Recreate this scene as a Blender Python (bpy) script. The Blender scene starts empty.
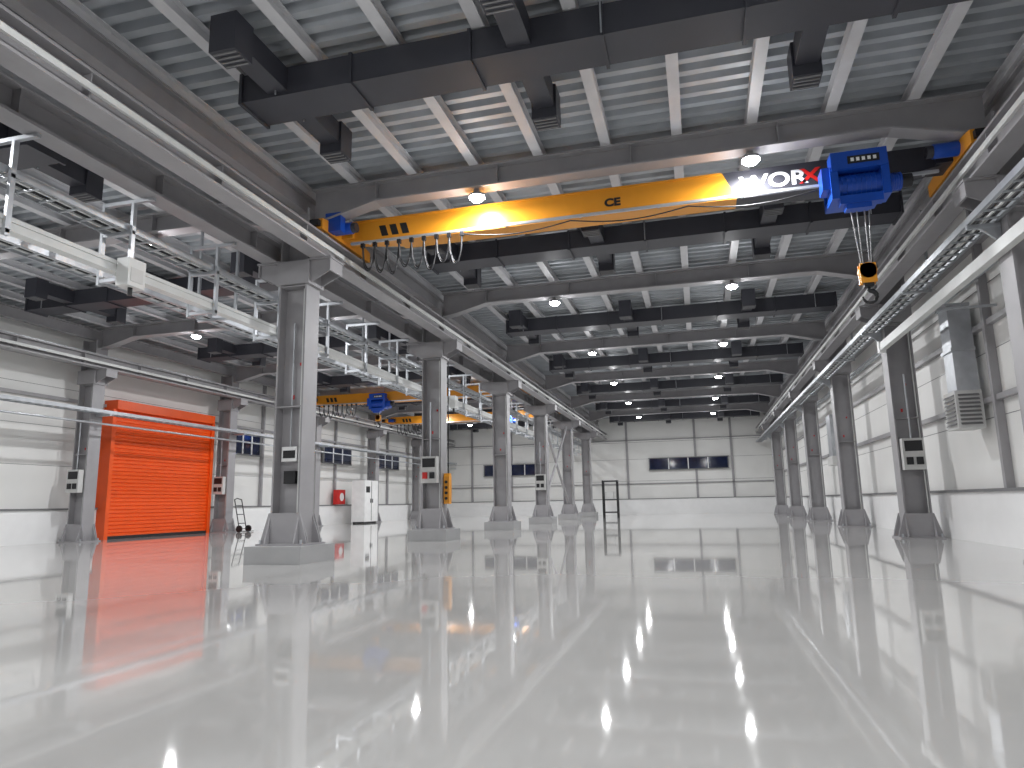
import bpy, math, random
from mathutils import Vector, Matrix
random.seed(4)
scene = bpy.context.scene
try:
    scene.view_settings.view_transform = 'Standard'
except Exception: pass

# ------------------------------------------------------------ materials
def mat(name, col, rough=0.5, metal=0.0, var=0.06, scale=3.0, bump=0.0, spec=0.5, emis=0.0, stretch=(1,1,1)):
    m = bpy.data.materials.new(name); m.use_nodes = True
    nt = m.node_tree; b = nt.nodes['Principled BSDF']
    b.inputs['Roughness'].default_value = rough
    b.inputs['Metallic'].default_value = metal
    b.inputs['Specular IOR Level'].default_value = spec
    tc = nt.nodes.new('ShaderNodeTexCoord'); mp = nt.nodes.new('ShaderNodeMapping')
    mp.inputs['Scale'].default_value = stretch
    nz = nt.nodes.new('ShaderNodeTexNoise'); nz.inputs['Scale'].default_value = scale
    nz.inputs['Detail'].default_value = 4
    nt.links.new(tc.outputs['Object'], mp.inputs['Vector']); nt.links.new(mp.outputs[0], nz.inputs['Vector'])
    rp = nt.nodes.new('ShaderNodeValToRGB')
    rp.color_ramp.elements[0].position = 0.3; rp.color_ramp.elements[1].position = 0.7
    rp.color_ramp.elements[0].color = (*[c*(1-var) for c in col], 1)
    rp.color_ramp.elements[1].color = (*[min(1, c*(1+var)) for c in col], 1)
    nt.links.new(nz.outputs['Fac'], rp.inputs['Fac']); nt.links.new(rp.outputs['Color'], b.inputs['Base Color'])
    if bump:
        bp = nt.nodes.new('ShaderNodeBump'); bp.inputs['Strength'].default_value = bump
        bp.inputs['Distance'].default_value = 0.01
        nt.links.new(nz.outputs['Fac'], bp.inputs['Height']); nt.links.new(bp.outputs[0], b.inputs['Normal'])
    if emis:
        b.inputs['Emission Color'].default_value = (*col, 1); b.inputs['Emission Strength'].default_value = emis
    return m

STEEL = mat('steel_grey_paint', (0.33,0.322,0.335), 0.42)
STEELD = mat('steel_dark_paint', (0.18,0.18,0.185), 0.45)
PURL = mat('purlin_paint', (0.58,0.58,0.60), 0.45)
DECK = mat('galvanised_deck', (0.43,0.455,0.485), 0.55, 0.3, 0.16, 1.5)
DUCT = mat('black_duct', (0.040,0.041,0.052), 0.42)
GALV = mat('galvanised', (0.50,0.52,0.55), 0.35, 0.6, 0.1, 6)
WHITE = mat('white_plaster', (0.88,0.88,0.88), 0.5, var=0.02)
PANEL = mat('wall_panel', (0.80,0.797,0.78), 0.5, var=0.03, scale=0.8)
TRUNK = mat('white_trunking', (0.66,0.67,0.66), 0.4)
YEL = mat('crane_yellow', (0.74,0.30,0.020), 0.36, var=0.04)
CHAR = mat('crane_charcoal', (0.035,0.035,0.045), 0.35)
BLUE = mat('hoist_blue', (0.01,0.07,0.42), 0.3)
BLACK = mat('black_rubber', (0.012,0.012,0.014), 0.5)
RED = mat('signal_red', (0.60,0.015,0.012), 0.4)
ORANGE = mat('door_orange', (0.86,0.10,0.008), 0.38, var=0.04)
CONC = mat('pad_grey', (0.36,0.36,0.365), 0.5)
LWHITE = mat('letter_white', (0.85,0.85,0.85), 0.5)
GLASS = mat('window_night_glass', (0.012,0.018,0.05), 0.06, var=0.3)
BOXG = mat('control_box_grey', (0.58,0.58,0.57), 0.45)
ROPE = mat('wire_rope', (0.35,0.35,0.36), 0.4, 0.7)
LENS = mat('lamp_lens', (0.96,0.98,1.0), 0.3, emis=60, var=0.0)

# epoxy floor
FLOOR = bpy.data.materials.new('epoxy_floor'); FLOOR.use_nodes = True
nt = FLOOR.node_tree; b = nt.nodes['Principled BSDF']
tc = nt.nodes.new('ShaderNodeTexCoord')
n1 = nt.nodes.new('ShaderNodeTexNoise'); n1.inputs['Scale'].default_value = 0.45; n1.inputs['Detail'].default_value = 5
nt.links.new(tc.outputs['Object'], n1.inputs['Vector'])
r1 = nt.nodes.new('ShaderNodeValToRGB')
r1.color_ramp.elements[0].position = 0.3; r1.color_ramp.elements[1].position = 0.7
r1.color_ramp.elements[0].color = (0.465,0.457,0.445,1); r1.color_ramp.elements[1].color = (0.525,0.517,0.503,1)
nt.links.new(n1.outputs['Fac'], r1.inputs['Fac']); nt.links.new(r1.outputs['Color'], b.inputs['Base Color'])
r2 = nt.nodes.new('ShaderNodeMapRange'); r2.inputs['To Min'].default_value = 0.025; r2.inputs['To Max'].default_value = 0.055
nt.links.new(n1.outputs['Fac'], r2.inputs['Value']); nt.links.new(r2.outputs[0], b.inputs['Roughness'])
b.inputs['IOR'].default_value = 1.9
n2 = nt.nodes.new('ShaderNodeTexNoise'); n2.inputs['Scale'].default_value = 1.4; n2.inputs['Detail'].default_value = 2
nt.links.new(tc.outputs['Object'], n2.inputs['Vector'])
bp = nt.nodes.new('ShaderNodeBump'); bp.inputs['Strength'].default_value = 0.05; bp.inputs['Distance'].default_value = 0.01
nt.links.new(n2.outputs['Fac'], bp.inputs['Height']); nt.links.new(bp.outputs[0], b.inputs['Normal'])

# ------------------------------------------------------------ mesh builder
class MB:
    def __init__(s): s.v=[]; s.f=[]; s.m=[]; s.mats=[]; s.sm=[]
    def mi(s, m):
        if m not in s.mats: s.mats.append(m)
        return s.mats.index(m)
    def add(s, vs, fs, m, smooth=False):
        o=len(s.v); s.v+= [tuple(p) for p in vs]; k=s.mi(m)
        for f in fs: s.f.append([i+o for i in f]); s.m.append(k); s.sm.append(smooth)
    def box(s,x0,x1,y0,y1,z0,z1,m):
        vs=[(x,y,z) for z in (z0,z1) for y in (y0,y1) for x in (x0,x1)]
        s.add(vs,[(0,2,3,1),(4,5,7,6),(0,1,5,4),(2,6,7,3),(0,4,6,2),(1,3,7,5)],m)
    def prism(s,prof,axis,a,b,m):
        n=len(prof)
        def P(p,t):
            if axis=='y': return (p[0],t,p[1])
            if axis=='x': return (t,p[0],p[1])
            return (p[0],p[1],t)
        vs=[P(p,a) for p in prof]+[P(p,b) for p in prof]
        fs=[tuple(range(n))[::-1],tuple(range(n,2*n))]+[(i,(i+1)%n,n+(i+1)%n,n+i) for i in range(n)]
        s.add(vs,fs,m)
    def tube(s,pts,r,m,seg=10,caps=True):
        pts=[Vector(p) for p in pts]; vs=[]; n=len(pts); fs=[]
        for i,p in enumerate(pts):
            d=(pts[min(i+1,n-1)]-pts[max(i-1,0)]).normalized()
            u=d.orthogonal() if abs(d.z)>0.99 else d.cross(Vector((0,0,1)))
            if abs(d.z)>0.99: u=Vector((0,1,0)).cross(d)
            u.normalize(); w=d.cross(u)
            if i>0 and u.dot(pu)<0: u=-u; w=-w
            pu=u.copy()
            rr = r[i] if isinstance(r,(list,tuple)) else r
            for k in range(seg):
                a=2*math.pi*k/seg; vs.append(p+u*math.cos(a)*rr+w*math.sin(a)*rr)
        for i in range(n-1):
            for k in range(seg):
                fs.append((i*seg+k,i*seg+(k+1)%seg,(i+1)*seg+(k+1)%seg,(i+1)*seg+k))
        s.add(vs,fs,m,True)
        if caps:
            s.add(vs[:seg],[tuple(range(seg))],m); s.add(vs[-seg:],[tuple(range(seg))],m)
    def ibeam(s,x,y0,y1,z0,z1,w,m,tw=0.02,tf=0.03):   # along Y
        s.box(x-w/2,x+w/2,y0,y1,z0,z0+tf,m); s.box(x-w/2,x+w/2,y0,y1,z1-tf,z1,m)
        s.box(x-tw/2,x+tw/2,y0,y1,z0+tf,z1-tf,m)
    def obj(s,name,parent=None,bevel=0.0):
        me=bpy.data.meshes.new(name)
        c=Vector((0,0,0))
        xs=[p[0] for p in s.v]; ys=[p[1] for p in s.v]; zs=[p[2] for p in s.v]
        c=Vector(((min(xs)+max(xs))/2,(min(ys)+max(ys))/2,min(zs)))
        me.from_pydata([tuple(Vector(p)-c) for p in s.v],[],s.f)
        for m in s.mats: me.materials.append(m)
        for p,k,sm in zip(me.polygons,s.m,s.sm): p.material_index=k; p.use_smooth=sm
        me.update()
        import bmesh
        bm=bmesh.new(); bm.from_mesh(me); bmesh.ops.recalc_face_normals(bm,faces=bm.faces[:]); bm.to_mesh(me); bm.free()
        o=bpy.data.objects.new(name,me); scene.collection.objects.link(o); o.location=c
        if parent:
            o.parent=parent; o.matrix_parent_inverse=Matrix.Translation(parent.location).inverted()
        if bevel:
            bv=o.modifiers.new('bevel','BEVEL'); bv.width=bevel; bv.segments=2; bv.limit_method='ANGLE'
        return o

YC=[-2.4,3.7,9.75,15.85,21.9,27.9,33.9,39.9]
XL,XR,XW=-6.2,4.2,-16.75
WR,WL,WE,WB=4.85,-17.4,45.5,-6.0
ZC=4.84          # corbel / beam seat
ZR0,ZR1=5.72,6.08

# ------------------------------------------------------------ room shell
b=MB(); b.box(WL-.3,WR+.3,WB-.3,WE+.3,-0.2,0,FLOOR); b.obj('floor')
# corrugated deck
b=MB(); prof=[]; y=WB-.2; p=0.26
while y<WE+.2:
    prof+=[(y,6.25),(y+.10,6.25),(y+.135,6.35),(y+.225,6.35)]; y+=p
n=len(prof); vs=[(WL-.2,a,c) for a,c in prof]+[(WR+.2,a,c) for a,c in prof]
b.add(vs,[(i,i+1,n+i+1,n+i) for i in range(n-1)],DECK)
b.box(WL-.3,WR+.3,WB-.3,WE+.3,6.38,6.5,STEELD)
b.obj('ceiling')

def wall_side(name,x,s):
    b=MB()
    b.box(min(x,x+s*.2),max(x,x+s*.2),WB-.2,WE+.2,0,6.4,PANEL)
    for zz in (2.1,3.2,4.3,5.4):
        b.box(min(x-s*.004,x),max(x-s*.004,x),WB,WE,zz,zz+.012,STEELD)
    return b
b=wall_side('r',WR,1); b.obj('wall_right')
b=wall_side('l',WL,-1); b.obj('wall_left')
b=MB(); b.box(WL,WR,WE,WE+.2,0,6.4,PANEL)
for zz in (2.1,3.5,4.6): b.box(WL,WR,WE-.006,WE,zz,zz+.015,STEELD)
b.obj('wall_back')
b=MB(); b.box(WL,WR,WB-.2,WB,0,6.4,PANEL); b.obj('wall_front')

# dado + ledge
D0,D1=17.0,21.3     # door opening on left wall
def dado_side(nm,x,s,segs):
    b=MB()
    for y0,y1 in segs:
        a,c=sorted((x,x-s*.14)); b.box(a,c,y0,y1,0,.88,WHITE)
        a,c=sorted((x,x-s*.18)); b.box(a,c,y0,y1,.88,.93,STEELD)
    b.obj(nm)
dado_side('baseboard_right',WR,1,[(WB,WE)])
dado_side('baseboard_left',WL,-1,[(WB,D0-.15),(D1+.15,WE)])
b=MB(); b.box(WL+.19,WR-.19,WE-.14,WE,0,.95,WHITE); b.box(WL+.19,WR-.19,WE-.18,WE,.95,.99,STEELD); b.obj('baseboard_back')

# girts and wall posts
b=MB()
for zz in (2.35,3.6,5.0): b.box(WR-.1,WR-.002,WB,WE,zz,zz+.09,STEEL)
for i in range(len(YC)-1):
    for t in (.5,):
        yy=YC[i]+(YC[i+1]-YC[i])*t; b.box(WR-.13,WR-.002,yy-.05,yy+.05,.93,6.2,STEEL)
b.obj('trim_right_girts')
b=MB()
for zz in (3.95,5.05):
    b.box(WL+.002,WL+.1,WB,WE,zz,zz+.09,STEEL)
for i in range(len(YC)-1):
    yy=(YC[i]+YC[i+1])/2
    if D0-.2<yy<D1+.2: continue
    b.box(WL+.002,WL+.13,yy-.05,yy+.05,.93,6.2,STEEL)
b.obj('trim_left_girts')
b=MB()
for xx in (-15,-12.2,-8.4,-4.4,-.1,2.1):
    b.box(xx-.07,xx+.07,WE-.10,WE-.002,.99,6.2,STEEL)
for zz in (1.9,4.7): b.box(WL,WR,WE-.1,WE-.002,zz,zz+.06,STEEL)
b.obj('trim_back_posts')

# windows
def window(name,axis,c,a0,a1,z0,z1,s,panes):
    b=MB(); w=(a1-a0)/panes
    def bx(u0,u1,d0,d1,z0,z1,m):
        lo,hi=sorted((c-s*d0,c-s*d1))
        if axis=='x': b.box(lo,hi,u0,u1,z0,z1,m)
        else: b.box(u0,u1,lo,hi,z0,z1,m)
    bx(a0,a1,.12,.17,z0,z1,GLASS)
    bx(a0-.05,a1+.05,.1,.2,z0-.05,z0,STEELD); bx(a0-.05,a1+.05,.1,.2,z1,z1+.05,STEELD)
    for i in range(panes+1): bx(a0+i*w-.03,a0+i*w+.03,.1,.2,z0,z1,LWHITE if 0<i<panes else STEELD)
    b.obj(name)
window('window_1','y',WE,-3.0,1.85,2.8,3.5,1,4)
window('window_2','y',WE,-14.1,-10.3,2.7,3.4,1,4)
for k,(y0,y1) in enumerate([(22.9,24.6),(29.6,32.3),(35.4,38.2)]):
    window('window_%d'%(k+3),'x',WL,y0,y1,2.95,3.7,-1,3)

# ------------------------------------------------------------ roller door
b=MB()
xd=WL+.36; z=0.06; prof=[(xd,.0),(xd,.06)]
while z<4.0:
    prof+=[(xd,z),(xd+.03,z+.02),(xd+.03,z+.085),(xd,z+.105)]; z+=.115
n=len(prof)
vs=[(a,D0,c) for a,c in prof]+[(a,D1,c) for a,c in prof]
b.add(vs,[(i,i+1,n+i+1,n+i) for i in range(n-1)],ORANGE)
b.box(xd-.1,xd-.01,D0,D1,0,4.0,ORANGE)
b.box(xd-.34,xd+.16,D0-.05,D1+.05,3.88,4.16,ORANGE)
b.box(xd-.34,xd+.10,D0-.14,D0,0,3.88,ORANGE); b.box(xd-.34,xd+.10,D1,D1+.14,0,3.88,ORANGE)
b.box(xd+.02,xd+.07,D0,D1,0.0,.09,BLACK)
b.obj('door_1')

# ------------------------------------------------------------ columns
def column(x,y,sides,pad,box=None):
    b=MB(); z0=.26 if pad else 0.0
    if pad:
        b.box(x-.48,x+.48,y-.5,y+.5,0,z0,CONC)
    z1=z0+.03
    b.box(x-.40,x+.40,y-.34,y+.34,z0,z1,STEEL)
    w,d=.25,.2
    top=ZR0
    for s in (-1,1):
        a,c=sorted((x+s*w,x+s*(w-.03)))
        b.box(a,c,y-d,y+d,z1,top,STEEL)
    b.box(x-w+.03,x+w-.03,y-.012,y+.012,z1,top,STEEL)
    for yy in (-d-.02,d):
        b.prism([(x-.40,z1),(x+.40,z1),(x+.38,z1+.1),(x+.27,z1+.46),(x-.27,z1+.46),(x-.38,z1+.1)],'y',y+yy,y+yy+.02,STEEL)
    for s in (-1,1):
        for yy in (-.18,.16):
            b.prism([(x+s*.25,z1),(x+s*.40,z1),(x+s*.38,z1+.1),(x+s*.25,z1+.46)],'y',y+yy,y+yy+.02,STEEL)
        b.prism([(y-.34,z1),(y+.34,z1),(y+.2,z1+.46),(y-.2,z1+.46)],'x',x+s*.25-.012,x+s*.25+.012,STEEL)
    for sx in (-.35,.35):
        for sy in (-.29,.29): b.tube([(x+sx,y+sy,z1),(x+sx,y+sy,z1+.06)],.02,GALV,8)
    for s in sides:
        for yy in (-.17,.15):
            b.prism([(x+s*.25,ZC-.42),(x+s*.66,ZC-.22),(x+s*.66,ZC-.02),(x+s*.25,ZC-.02)],'y',y+yy,y+yy+.02,STEEL)
        a,c=sorted((x+s*.25,x+s*.68)); b.box(a,c,y-.22,y+.22,ZC-.03,ZC,STEEL)
        a,c=sorted((x+s*.635,x+s*.665)); b.box(a,c,y-.2,y+.2,ZC-.23,ZC-.03,STEEL)
    for zz in (ZC-.45,ZC-.02,2.4):
        b.box(x-.22,x+.22,y-d+.01,y+d-.01,zz,zz+.02,STEEL)
    if sides:
        b.box(x-.3,x+.3,y-.24,y+.24,ZC-.42,ZC-.03,STEEL)
    if box:
        yb=y-d-.02; dz=.0
        b.box(x-.20,x+.20,yb-.16,yb,1.35,1.98,BOXG)
        b.box(x-.16,x+.16,yb-.17,yb-.16,1.72,1.93,BLACK)
        b.box(x-.15,x-.03,yb-.19,yb-.16,1.45,1.6,RED if box==2 else BLACK)
        b.box(x+.03,x+.15,yb-.19,yb-.16,1.45,1.6,BLACK)
        b.tube([(x,yb-.05,1.98),(x,yb-.05,3.3)],.018,GALV,6)
    if box==0:
        yb=y-.014
        b.box(x-.15,x+.12,yb-.10,yb,1.55,1.78,LWHITE); b.box(x-.12,x+.09,yb-.11,yb-.10,1.6,1.72,BLACK)
        b.box(x-.10,x+.10,yb-.10,yb,1.2,1.4,BLACK); b.tube([(x-.03,yb-.05,1.78),(x-.03,yb-.05,3.8)],.015,GALV,6)
    b.tube([(x+.20,y-d+.03,z1+.4),(x+.20,y-d+.03,ZC-.5)],.015,TRUNK,6)
    b.box(x-.06,x-.02,y-.016,y-.012,2.55,2.62,RED); b.box(x+.06,x+.10,y-.016,y-.012,3.1,3.15,RED)
    b.obj('steel_column')
for i,y in enumerate(YC):
    column(XL,y,(-1,1),True,box=(2 if i==3 else 0 if i==2 else 1 if i==5 else None))
    column(XR,y,(-1,),False,box=(1 if i in (3,) else None))
    column(XW,y,(1,),False,box=(1 if i in(3,4) else None))

# ------------------------------------------------------------ runway beams
for x in (XL+.45,XL-.45,XR-.45,XW+.45):
    b=MB(); b.ibeam(x,WB+.02,WE-.2,ZC,ZC+.36,.28,STEEL,tf=.035)
    b.box(x-.03,x+.03,WB+.02,WE-.2,ZC+.36,ZC+.41,GALV)
    yy=WB+1
    while yy<WE-.5:
        for s in (-1,1):
            a,c=sorted((x+s*.01,x+s*.12)); b.box(a,c,yy,yy+.015,ZC+.035,ZC+.325,STEEL)
        yy+=2.0
    s=1 if x in (XL+.45,XW+.45) else -1
    b.box(min(x+s*.15,x+s*.19),max(x+s*.15,x+s*.19),WB+.02,WE-.2,ZC+.1,ZC+.17,TRUNK)
    b.obj('crane_runway_beam')
for x in (XL,XR,XW):
    b=MB(); b.ibeam(x,WB+.02,WE-.2,ZR0+.02,ZR1-.02,.16,STEEL); b.obj('eave_strut')

# ------------------------------------------------------------ rafters
def rafter(xa,xb,y):
    b=MB(); h=ZR0-.2
    poly=[(xa,h-.06),(xa+.35,h),(xa+1.15,ZR0),(xb-1.15,ZR0),(xb-.35,h),(xb,h-.06)]
    for (p,q) in zip(poly[:-1],poly[1:]):
        b.prism([p,q,(q[0],q[1]+.03),(p[0],p[1]+.03)],'y',y-.13,y+.13,STEEL)
        b.prism([(p[0],p[1]+.03),(q[0],q[1]+.03),(q[0],ZR1-.03),(p[0],ZR1-.03)],'y',y-.012,y+.012,STEEL)
    b.box(xa,xb,y-.13,y+.13,ZR1-.03,ZR1,STEEL)
    x=xa+1.15
    while x<xb-1:
        b.box(x-.008,x+.008,y-.12,y+.12,ZR0+.03,ZR1-.03,STEEL); x+=2.06
    b.obj('roof_beam')
for y in YC:
    rafter(XL+.25,XR-.25,y); rafter(XW+.25,XL-.25,y)
b=MB()
xs=[i*1.035 for i in range(-5,4)]+[-6.9-i*1.035 for i in range(0,10)]+[4.15,-6.2]
for x in xs:
    b.box(x-.075,x+.075,WB,WE,ZR1,ZR1+.015,PURL)
    b.box(x-.012,x+.012,WB,WE,ZR1+.015,6.235,PURL)
    b.box(x-.075,x+.075,WB,WE,6.235,6.25,PURL)
b.obj('ceiling_purlins')

# ------------------------------------------------------------ ventilation ducts
def duct(xa,xb,y,stubs):
    b=MB()
    z0,z1=5.70,6.06
    b.box(xa,xb,y-.27,y+.27,z0,z1,DUCT)
    x=xa
    while x<=xb+.01:
        b.box(x-.02,x+.02,y-.30,y+.30,z0-.03,z1+.01,DUCT); x+=(xb-xa)/6
    for sx in stubs:
        for s in (-1,1):
            a,c=sorted((y+s*.27,y+s*1.15)); b.box(sx-.13,sx+.13,a,c,z0+.05,z1-.02,DUCT)
            a,c=sorted((y+s*.98,y+s*1.28)); b.box(sx-.16,sx+.16,a,c,z0-.08,z1,DUCT)
            for k in range(4):
                yy=y+s*(1.02+k*.07); b.box(sx-.14,sx+.14,yy-.01,yy+.01,z0-.095,z0-.08,STEELD)
    for hx in (xa+.5,(xa+xb)/2,xb-.5):
        b.tube([(hx,y-.31,z0),(hx,y-.31,6.2)],.01,GALV,6); b.tube([(hx,y+.31,z0),(hx,y+.31,6.2)],.01,GALV,6)
    b.obj('ventilation_duct')
for i in range(1,len(YC)):
    y=(YC[i]+YC[i-1])/2+.15
    duct(-5.1,3.7,y,(-4.6,-1.6,1.5)); duct(-15.6,-8.4,y,(-14.3,-11.6,-8.9))
duct(-5.1,3.7,43.0,(-4.6,-1.6,1.5)); duct(-15.6,-8.4,43.0,(-14.3,-11.6,-8.9))

# ------------------------------------------------------------ high bay lamps (LED body + glass dome radiating all round)
def lamp(x,y,power=108,pt=18):
    b=MB()
    b.box(x-.04,x+.04,y-.04,y+.04,ZR0-.05,ZR0,STEEL)
    b.tube([(x,y,ZR0-.05),(x,y,ZR0-.07),(x,y,ZR0-.075),(x,y,ZR0-.12)],[.04,.06,.12,.125],STEEL,20)
    b.tube([(x,y,ZR0-.12),(x,y,ZR0-.135),(x,y,ZR0-.18)],[.12,.125,.08],LENS,20)
    o=b.obj('high_bay_lamp')
    def L(kind,dz,e,size):
        ld=bpy.data.lights.new('lamp_light',kind); ld.energy=e; ld.color=(.98,.99,1)
        if kind=='AREA': ld.shape='DISK'; ld.size=size
        else: ld.shadow_soft_size=size
        lo=bpy.data.objects.new('lamp_light',ld); scene.collection.objects.link(lo)
        lo.parent=o; lo.location=(0,0,dz)
    L('AREA',-.01,power,.15); L('POINT',-.08,pt,.05)
for y in YC:
    for x in (-3.1,1.0,-13.3,-9.2): lamp(x,y)

# ------------------------------------------------------------ cranes
def text(body,x,z,y,size,m,parent,sx=1):
    c=bpy.data.curves.new('lettering','FONT'); c.body=body; c.size=size; c.extrude=.003
    c.materials.append(m); c.offset=.008
    o=bpy.data.objects.new('lettering',c); scene.collection.objects.link(o)
    o.rotation_euler=(math.pi/2,0,0); o.location=(x,y,z); o.scale=(sx,1,1)
    o.parent=parent; o.matrix_parent_inverse=Matrix.Translation(parent.location).inverted()

def crane(xa,xb,y,xsplit,hx,hook_z,main):
    e=bpy.data.objects.new('overhead_crane',None); scene.collection.objects.link(e)
    e.location=((xa+xb)/2,y,5.2)
    z0,z1=5.20,5.64
    b=MB()
    xl,xr=xa+.22,xb-.22
    if xsplit is None:
        b.prism([(xl,z0+.12),(xl+.9,z0+.02),(xr-.9,z0+.02),(xr,z0+.12),(xr,z1),(xl,z1)],'y',y-.15,y+.15,YEL)
        b.box(xl+.9,xr-.9,y-.19,y+.19,z0,z0+.03,YEL)
    else:
        b.prism([(xl,z0+.12),(xl+.9,z0+.02),(xsplit,z0+.02),(xsplit-.18,z1),(xl,z1)],'y',y-.15,y+.15,YEL)
        b.prism([(xsplit,z0+.02),(xr-.6,z0+.02),(xr,z0+.14),(xr,z1),(xsplit-.18,z1)],'y',y-.15,y+.15,CHAR)
        b.box(xl+.9,xsplit,y-.19,y+.19,z0,z0+.03,YEL); b.box(xsplit,xr-.6,y-.19,y+.19,z0,z0+.03,CHAR)
        b.box(xl,xsplit-.2,y-.17,y+.17,z1-.02,z1+.005,YEL)
    for k in range(3):
        x0=xl+.55+k*.19
        b.prism([(x0+.06,z0+.13),(x0+.18,z0+.13),(x0+.12,z0+.32),(x0,z0+.32)],'y',y-.153,y-.150,BLACK)
    b.obj('girder',e)
    for k,x in enumerate((xa,xb)):
        b=MB(); s=1 if k==0 else -1
        b.prism([(y-.85,5.28),(y+.85,5.28),(y+.85,5.46),(y+.6,5.50),(y-.6,5.50),(y-.85,5.46)],'x',x-.11,x+.11,YEL)
        for yy in (-.62,.62): b.tube([(x-.07,y+yy,5.35),(x+.07,y+yy,5.35)],.10,STEELD,18)
        b.box(x-.08,x+.08,y-.93,y-.85,5.32,5.42,BLACK); b.box(x-.08,x+.08,y+.85,y+.93,5.32,5.42,BLACK)
        a,c=sorted((x+s*.11,x+s*.32)); b.box(a,c,y-.22,y+.22,5.34,5.62,YEL if (k==0 or xsplit is None) else CHAR)
        b.tube([(x+s*.1,y-.42,5.42),(x+s*.42,y-.42,5.42)],.10,BLUE,16)
        b.tube([(x+s*.42,y-.42,5.42),(x+s*.5,y-.42,5.42)],.085,CHAR,16)
        if main and k==0: b.box(x+.05,x+.33,y-.66,y-.50,5.30,5.62,BLUE)
        b.obj('end_truck',e)
    b=MB(); yh=y-.34
    b.box(hx-.33,hx+.33,y-.22,y-.19,z0-.18,z0+.12,BLUE); b.box(hx-.33,hx+.33,y+.19,y+.22,z0-.18,z0+.12,BLUE)
    b.box(hx-.33,hx+.33,y-.22,y+.22,z0-.24,z0-.16,BLUE)
    for xx in (-.25,.25):
        for yy in (-.17,.17): b.tube([(hx+xx,y+yy-.02,z0+.08),(hx+xx,y+yy+.02,z0+.08)],.06,STEELD,14)
    zc=z0-.16
    b.tube([(hx-.27,yh-.02,zc+.04),(hx+.27,yh-.02,zc+.04)],.17,BLUE,22)
    for k in range(8): b.tube([(hx-.22+k*.06,yh-.02,zc+.04),(hx-.20+k*.06,yh-.02,zc+.04)],.18,BLUE,22)
    b.box(hx-.37,hx-.27,yh-.22,yh+.12,zc-.18,zc+.28,BLUE)
    b.box(hx+.27,hx+.37,yh-.22,yh+.12,zc-.18,zc+.28,BLUE)
    b.box(hx-.35,hx+.36,yh-.24,yh+.0,zc+.22,zc+.48,BLUE)
    b.box(hx-.14,hx+.26,yh-.246,yh-.24,zc+.29,zc+.40,BLACK)
    b.box(hx-.47,hx-.37,yh-.18,yh+.1,zc-.02,zc+.3,BLUE)
    b.tube([(hx+.37,yh,zc+.05),(hx+.55,yh,zc+.05)],.115,BLUE,18)
    b.tube([(hx+.55,yh,zc+.05),(hx+.68,yh,zc+.05)],.095,BLACK,18)
    for k in range(6): b.tube([(hx+.38+k*.03,yh,zc+.05),(hx+.392+k*.03,yh,zc+.05)],.127,BLUE,18)
    b.box(hx-.27,hx+.27,yh-.2,yh-.05,zc-.26,zc-.14,BLUE)
    b.box(hx-.2,hx+.12,yh-.18,yh-.02,zc-.33,zc-.26,BLUE)
    for k in range(5): b.box(hx-.10+k*.07,hx-.06+k*.07,yh-.25,yh-.246,zc+.32,zc+.37,LWHITE)
    b.obj('hoist',e)
    b=MB()
    for xx,x2 in ((-.14,-.06),(-.05,-.04),(.05,.04),(.12,.06)):
        b.tube([(hx+xx,yh-.05,zc-.1),(hx+x2,yh-.05,hook_z+.18)],.010,ROPE,6)
    b.obj('wire_rope',e)
    b=MB()
    b.box(hx-.10,hx+.10,yh-.12,yh-.09,hook_z-.05,hook_z+.22,YEL); b.box(hx-.10,hx+.10,yh-.01,yh+.02,hook_z-.05,hook_z+.22,YEL)
    b.tube([(hx,yh-.12,hook_z+.12),(hx,yh+.02,hook_z+.12)],.11,YEL,20)
    b.box(hx-.06,hx+.06,yh-.1,yh,hook_z-.10,hook_z+.0,BLACK)
    pts=[];rr=[]
    pts.append((hx,yh-.05,hook_z-.08)); rr.append(.025)
    pts.append((hx,yh-.05,hook_z-.14)); rr.append(.028)
    for k in range(13):
        a=math.radians(80-k*22); pts.append((hx+.085*math.cos(a),yh-.05,hook_z-.235+.085*math.sin(a))); rr.append(.034-.0016*k)
    b.tube(pts,rr,BLACK,10)
    b.obj('hook_block',e)
    b=MB(); yf=y-.27; zt=z0-.02
    b.box(xl+.1,xr-.1,yf-.02,yf+.02,zt,zt+.04,GALV)
    xx=xl+.4
    while xx<xr: b.box(xx-.015,xx+.015,yf,y-.15,zt+.02,zt+.05,GALV); xx+=1.2
    n=9; x0=xl+.32
    for k in range(n):
        xk=x0+k*.22; b.box(xk-.03,xk+.03,yf-.03,yf+.03,zt-.07,zt,BLACK)
        if k<n-1:
            for off,dep in ((-.012,.42),(.012,.38)):
                pts=[(xk+.22*t/12, yf+off, zt-.07-(dep+.05*((k*7)%3))*math.sin(math.pi*t/12)**.45) for t in range(13)]
                b.tube(pts,.012,BLACK,6)
    xs=x0+(n-1)*.22; L=hx-.5-xs; m_=3
    for k in range(m_):
        pts=[(xs+L*(k+t/14)/m_, yf, zt-.04-.10*math.sin(math.pi*t/14)) for t in range(15)]
        b.tube(pts,.010,BLACK,6)
    b.obj('festoon_cable',e)
    if main:
        yt=y-.155
        text('WOR',xsplit+.06,z0+.13,yt,.30,LWHITE,e,1.25)
        text('X',xsplit+.90,z0+.13,yt,.30,RED,e,1.25)
        text('CE',-1.15,z0+.15,yt,.17,BLACK,e,1.2)
    return e
crane(XL+.45,XR-.45,10.3,.80,2.38,3.72,True)
crane(XW+.45,XL-.45,26.9,None,-12.9,4.4,False)
crane(XW+.45,XL-.45,35.0,None,-9.5,4.4,False)

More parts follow.
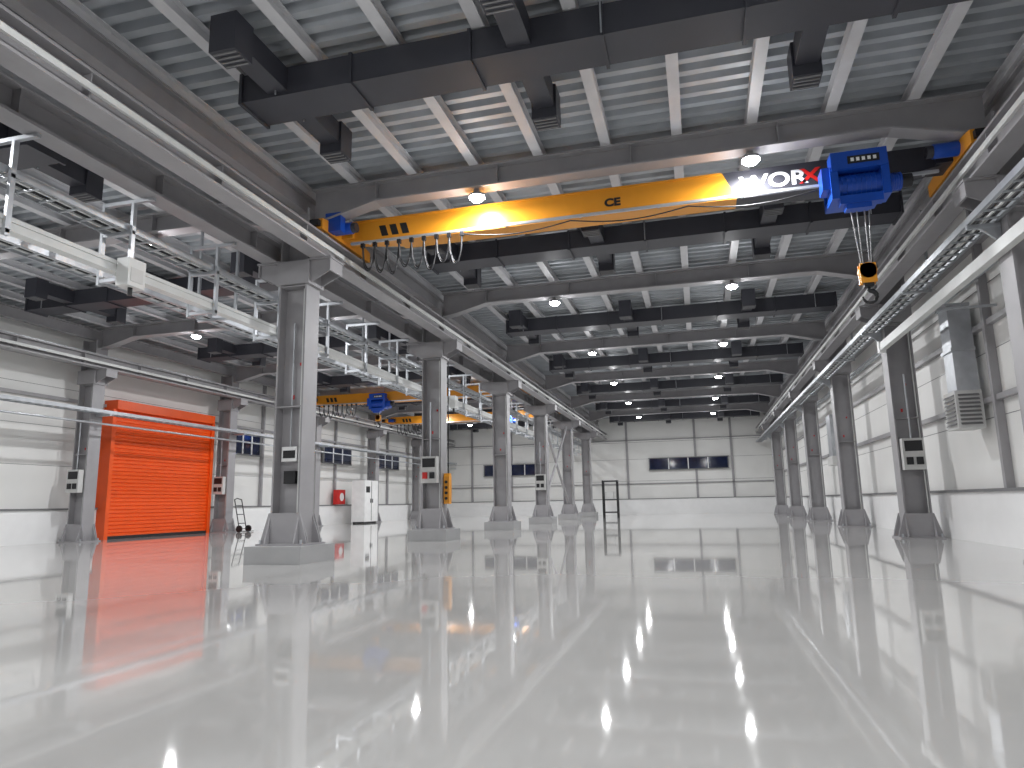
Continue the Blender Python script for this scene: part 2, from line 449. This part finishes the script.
# ------------------------------------------------------------ cable trays
def ladder(name,x,y0,y1,z,w):
    b=MB()
    for s in (-1,1):
        b.box(x+s*w/2-.008,x+s*w/2+.008,y0,y1,z,z+.09,GALV)
        b.box(min(x+s*w/2,x+s*(w/2-.03)),max(x+s*w/2,x+s*(w/2-.03)),y0,y1,z,z+.008,GALV)
    y=y0+.1
    while y<y1: b.box(x-w/2,x+w/2,y,y+.03,z+.01,z+.03,GALV); y+=.28
    for k in range(4): b.tube([(x-w*.3+k*w*.2,y0,z+.045),(x-w*.3+k*w*.2,y1,z+.045)],.016,BLACK if k%2 else TRUNK,6)
    return b
b=ladder('t',-7.16,WB+.1,WE-.3,4.42,.38)
b2=MB(); xb=-7.0
b2.box(xb-.07,xb+.07,WB+.1,WE-.3,3.80,3.84,TRUNK); b2.box(xb-.07,xb+.07,WB+.1,WE-.3,3.90,3.95,TRUNK); b2.box(xb-.055,xb+.055,WB+.1,WE-.3,3.84,3.90,TRUNK)
y=-4.6; k=0
while y<WE-1:
    b.box(-6.93,-6.89,y-.03,y+.03,3.72,ZC-.05,GALV)
    b.box(-7.36,-6.89,y-.025,y+.025,3.75,3.795,GALV); b.box(-7.36,-6.89,y-.025,y+.025,4.37,4.415,GALV)
    b.box(-7.40,-7.36,y-.03,y+.03,3.72,ZC,GALV)
    b.box(-7.40,-6.60,y-.025,y+.025,ZC-.05,ZC-.002,GALV)
    y+=1.65
b.obj('cable_tray')
b2.obj('busbar_trunking')
for y in (6.9,19.0,31.0):
    b=MB(); b.box(xb+.075,xb+.26,y-.14,y+.14,3.62,3.98,TRUNK); b.box(xb+.06,xb+.075,y-.1,y+.1,3.66,3.9,BOXG)
    b.box(xb+.26,xb+.265,y-.1,y+.1,3.68,3.86,BOXG); b.tube([(xb+.17,y,3.62),(xb+.17,y,3.52)],.03,BLACK,10)
    b.obj('busbar_tap_off_box')
b=ladder('t',-8.0,WB+.1,WE-.3,4.05,.3)
for y in YC:
    b.box(-8.2,-7.41,y-.02,y+.02,4.0,4.045,GALV); b.box(-8.2,-8.16,y-.02,y+.02,4.0,ZR0,GALV)
    b.box(-7.45,-7.41,y-.02,y+.02,4.0,ZR0-.02,GALV)
b.obj('cable_tray')
b=ladder('t',-16.2,WB+.1,WE-.3,3.55,.35)
for y in YC: b.box(-16.49,-16.0,y-.04,y+.04,3.49,3.545,GALV)
b.tube([(-16.1,WB+.1,3.25),(-16.1,WE-.3,3.25)],.03,GALV,8)
b.obj('cable_tray')
b=ladder('t',3.74,WB+.1,WE-.3,4.28,.34)
for y in YC:
    b.box(3.56,3.94,y-.03,y+.03,4.22,4.275,GALV)
    b.prism([(3.7,4.22),(3.94,4.22),(3.94,4.0)],'y',y-.02,y+.02,GALV)
    ym=y+3; b.box(3.56,4.0,ym-.02,ym+.02,4.24,4.275,GALV); b.box(3.98,4.02,ym-.02,ym+.02,4.24,5.7,GALV)
b.obj('cable_tray')
b=MB(); b.box(3.83,3.94,WB+.1,15.6,3.84,4.0,TRUNK); b.box(3.81,3.94,15.6,15.75,3.80,4.04,LWHITE)
for y in (5,7.5,12.5): b.box(3.94,4.84,y-.02,y+.02,3.84,3.88,GALV)
b.obj('busbar_trunking')
for k,(xx,zz) in enumerate(((4.6,4.35),(4.68,4.5))):
    b=MB(); b.tube([(xx,WB+.1,zz),(xx,WE-.3,zz)],.035,GALV,10)
    for y in YC: b.box(xx-.02,4.748,y+1-.02,y+1+.02,zz-.06,zz-.03,GALV)
    b.obj('conduit_pipe')

# ------------------------------------------------------------ wall duct with louvre (right wall)
b=MB()
y0,y1=13.35,13.8
b.box(4.40,4.75,y0,y1,2.6,4.15,GALV)
b.box(4.37,4.75,y0-.04,y1+.04,3.30,3.36,GALV); b.box(4.37,4.75,y0-.04,y1+.04,4.1,4.15,GALV)
b.box(4.34,4.75,y0-.06,y1+.06,1.95,2.6,BOXG)
for k in range(8):
    z=2.03+k*.07; b.prism([(4.34,z),(4.31,z-.02),(4.31,z-.01),(4.34,z+.02)],'y',y0,y1,STEELD)
    b.prism([(y0-.06,z),(y0-.09,z-.02),(y0-.09,z-.01),(y0-.06,z+.02)],'x',4.38,4.7,STEELD)
b.obj('wall_air_duct')
for yy in (25.2,):
    b=MB(); b.box(4.4,4.75,yy,yy+.7,2.2,3.6,GALV); b.box(4.35,4.75,yy-.08,yy+.78,1.9,2.2,BOXG); b.obj('wall_air_duct')

# ------------------------------------------------------------ floor / wall items
b=MB()
b.box(-16.6,-15.9,31.3,32.75,.08,2.1,LWHITE); b.box(-16.55,-15.95,31.35,32.7,0,.08,BLACK)
b.box(-15.9,-15.885,32.02,32.035,.12,2.06,BLACK); b.box(-15.885,-15.86,31.9,31.94,1.0,1.2,BLACK); b.box(-15.885,-15.86,32.1,32.14,1.0,1.2,BLACK)
b.box(-15.9,-15.89,31.45,31.85,1.5,1.8,BLACK)
b.obj('electrical_cabinet')
b=MB(); b.box(-17.22,-16.96,30.6,31.3,.95,1.65,RED); b.box(-16.96,-16.95,30.66,31.24,1.0,1.6,RED)
b.tube([(-16.95,30.95,1.3),(-16.945,30.95,1.3)],.2,LWHITE,20); b.box(-16.95,-16.93,31.2,31.24,1.2,1.4,BLACK)
b.obj('fire_hose_cabinet')
b=MB()
x,y=-15.9,21.9
for s in (-.2,.2):
    b.tube([(x,y+s,.1),(x-.25,y+s,1.15)],.018,BLACK,8); b.tube([(x+.02,y+s*1.3,.12),(x+.02,y+s*1.3+.05,.12)],.12,BLACK,18)
for t in (.2,.5,.8): b.tube([(x-.25*t,y-.2,.1+1.05*t),(x-.25*t,y+.2,.1+1.05*t)],.014,BLACK,8)
b.tube([(x-.25,y-.2,1.15),(x-.3,y,1.2),(x-.25,y+.2,1.15)],.018,BLACK,8)
b.box(x,x+.3,y-.22,y+.22,.02,.04,BLACK); b.tube([(x,y-.3,.12),(x,y+.3,.12)],.012,BLACK,8)
b.obj('hand_truck')
b=MB(); x0,x1,y0,y1=-4.95,-4.2,37.0,37.5
for x in (x0,x1):
    for y in (y0,y1): b.box(x-.035,x+.035,y-.035,y+.035,0,1.95,BLACK)
for z in (.25,.9,1.88):
    b.box(x0,x1,y0-.02,y0+.02,z,z+.06,BLACK); b.box(x0,x1,y1-.02,y1+.02,z,z+.06,BLACK)
    b.box(x0-.02,x0+.02,y0,y1,z,z+.04,BLACK); b.box(x1-.02,x1+.02,y0,y1,z,z+.04,BLACK)
b.box(x0,x1,y0,y1,.27,.3,STEELD); b.box(x0,x1,y0,y1,.92,.95,STEELD)
b.box(x0+.1,x0+.55,y0+.1,y0+.4,.95,1.35,BOXG)
b.obj('metal_rack')
b=MB(); x,y=-5.84,15.85
b.prism([(y-.07,.85),(y+.07,.85),(y+.09,1.0),(y+.09,1.5),(y+.05,1.58),(y-.05,1.58),(y-.09,1.5),(y-.09,1.0)],'x',x-.09,x+.05,YEL)
for k in range(4): b.tube([(x-.02,y-.09,.98+k*.13),(x-.02,y-.115,.98+k*.13)],.035,BLACK,12)
b.tube([(x,y,1.58),(x,y,ZC-.5)],.014,BLACK,8)
b.obj('crane_pendant_control')
b=MB()
x=XL; y0,y1=YC[5]+.22,YC[6]-.22
for a,c in (((x,y0,4.5),(x,(y0+y1)/2,.0+2.6)),((x,y1,4.5),(x,(y0+y1)/2,2.6)),((x,y0,.8),(x,(y0+y1)/2,2.6)),((x,y1,.8),(x,(y0+y1)/2,2.6))):
    b.tube([a,c],.06,STEEL,10)
b.obj('cross_brace')

# ------------------------------------------------------------ world + camera
w=bpy.data.worlds.new('World'); scene.world=w; w.use_nodes=True
w.node_tree.nodes['Background'].inputs[0].default_value=(.02,.025,.04,1)
w.node_tree.nodes['Background'].inputs[1].default_value=.5
F=690.0
ey=Vector((188,-116,-F)).normalized()
ex=Vector((2632,169,690)); ex=(ex-ex.dot(ey)*ey).normalized()
ez=ex.cross(ey)
cam=bpy.data.cameras.new('camera'); co=bpy.data.objects.new('camera',cam); scene.collection.objects.link(co)
cam.sensor_width=36; cam.lens=F/1024*36; cam.clip_start=.05; cam.clip_end=200
co.matrix_world=Matrix.Translation((0,0,.83)) @ Matrix((ex,ey,ez)).to_4x4()
scene.camera=co
